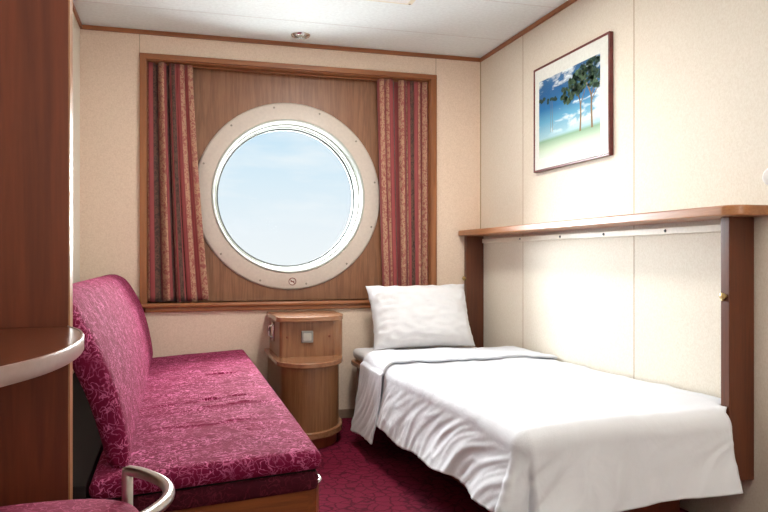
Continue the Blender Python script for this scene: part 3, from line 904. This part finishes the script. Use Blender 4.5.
for x in (.715, 1.04):
    bm = MB(); lathe(bm, [(.005, H-.0295), (.005, H-.032)], (x, 3.15, 0), 'z', 12); obj('screw', bm, M['flange_screw'], CL, wn=False)
RL = thing('reading_lamp', 'white wall reading lamp just above the near end of the shelf', 'lamp', (XR, 1.68, 1.14))
bm = MB(); lathe(bm, [(.032, XR-.0015), (.032, XR-.012), (.026, XR-.016)], (0, 1.68, 1.148), 'x', 28); obj('mount', bm, M['lamp_white'], RL, wn=False)
bm = MB(); lathe(bm, [(.010, -.045), (.022, -.043), (.028, -.035), (.030, -.02), (.030, .048), (.026, .052), (.025, .046)], (0, 0, 0), 'x', 32)
xf(bm.verts, Matrix.Translation((1.69, 1.69, 1.146)) @ Matrix.Rotation(math.radians(18), 4, 'Z')); 
obj('lamp_head', bm, M['lamp_white'], RL, wn=False)
bm = MB(); tube(bm, [(XR-.012, 1.68, 1.148), (1.715, 1.685, 1.147)], .008, 10); obj('arm', bm, M['chrome'], RL, wn=False)

# ------------------------------------------------------------------ world: pale hazy sky
w = bpy.data.worlds.new('sky'); SC.world = w; w.use_nodes = True
nt = w.node_tree; nt.nodes.clear()
def wn_(t_): return nt.nodes.new(t_)
tc = wn_('ShaderNodeTexCoord'); sp = wn_('ShaderNodeSeparateXYZ'); nt.links.new(tc.outputs['Generated'], sp.inputs[0])
rp = wn_('ShaderNodeValToRGB'); nt.links.new(sp.outputs[2], rp.inputs[0])
stops = [(0, s2l((236, 240, 244))), (.035, s2l((232, 238, 244))), (.10, s2l((218, 233, 244))), (.18, s2l((196, 224, 243))), (.5, s2l((150, 196, 232)))]
cr = rp.color_ramp
while len(cr.elements) < len(stops): cr.elements.new(.5)
for e, (p, c) in zip(cr.elements, stops): e.position = p; e.color = c
mp = wn_('ShaderNodeMapping'); mp.inputs['Scale'].default_value = (3, 3, 14); nt.links.new(tc.outputs['Generated'], mp.inputs[0])
nz = wn_('ShaderNodeTexNoise'); nz.inputs['Scale'].default_value = 2.2; nz.inputs['Detail'].default_value = 5; nt.links.new(mp.outputs[0], nz.inputs['Vector'])
r2 = wn_('ShaderNodeValToRGB'); r2.color_ramp.elements[0].position = .48; r2.color_ramp.elements[1].position = .72
r2.color_ramp.elements[1].color = (.75, .75, .75, 1); nt.links.new(nz.outputs['Fac'], r2.inputs[0])
mx = wn_('ShaderNodeMix'); mx.data_type = 'RGBA'; nt.links.new(r2.outputs[0], mx.inputs[0]); nt.links.new(rp.outputs[0], mx.inputs[6]); mx.inputs[7].default_value = s2l((238, 242, 246))
bg = wn_('ShaderNodeBackground'); bg.inputs['Strength'].default_value = .98; nt.links.new(mx.outputs[2], bg.inputs[0])
ow = wn_('ShaderNodeOutputWorld'); nt.links.new(bg.outputs[0], ow.inputs[0])

# ------------------------------------------------------------------ lights
def aim(o, d): o.rotation_euler = Vector(d).to_track_quat('-Z', 'Y').to_euler()
def sun(name, d, strength, angle, col):
    L = bpy.data.lights.new(name, 'SUN'); L.energy = strength; L.angle = math.radians(angle); L.color = col
    o = bpy.data.objects.new(name, L); COL.objects.link(o); o.location = (.6, 6, 3); aim(o, d)
def area(name, loc, d, power, sx, sy, col):
    L = bpy.data.lights.new(name, 'AREA'); L.shape = 'RECTANGLE'; L.size = sx; L.size_y = sy; L.energy = power; L.color = col
    o = bpy.data.objects.new(name, L); COL.objects.link(o); o.location = loc; aim(o, d)
sun('daylight', (.46, -.84, -.275), 18, 46, (.89, .95, 1))
sun('daylight_left', (-.24, -.9, -.32), 27, 60, (1, .985, .97))
sun('ceiling_fill_sun', (-.12, -.80, .50), 13, 75, (.97, .99, 1))  # extra upward sun, added to brighten the ceiling
area('ceiling_lamp', (.87, 2.85, H-.045), (0, 0, -1), 19, .28, .52, (1, .95, .88))
area('front_fill', (1.3, .1, H-.03), (0, .3, -1), 3, .7, .7, (1, .88, .75))  # added warm fill from the front, no fixture there
L = bpy.data.lights.new('bed_foot_fill', 'SPOT'); L.energy = 70; L.spot_size = math.radians(58); L.spot_blend = 1; L.shadow_soft_size = .12; L.color = (1, .84, .68)  # added spot without a fixture, lifts the bed foot but misses the sofa end
o = bpy.data.objects.new('bed_foot_fill', L); COL.objects.link(o); o.location = (1.35, .7, H-.03); aim(o, (-.02, 1.13, -1.78))
area('ceiling_fill', (.9, -.7, 1.3), (0, .38, .92), 22, .7, .7, (.97, .99, 1))  # unseen fill behind the camera, added to lighten ceiling and back wall

# ------------------------------------------------------------------ camera
cam = bpy.data.cameras.new('camera'); cam.sensor_width = 36; cam.lens = 718/768*36
co_ = bpy.data.objects.new('camera', cam); COL.objects.link(co_)
co_.location = (0, 0, CAMZ); co_.rotation_euler = (PI/2, 0, -math.atan(209/718))
cam.shift_y = 2/768; cam.clip_start = .05
SC.camera = co_
SC.view_settings.view_transform = 'Standard'
SC.view_settings.exposure = 0.16
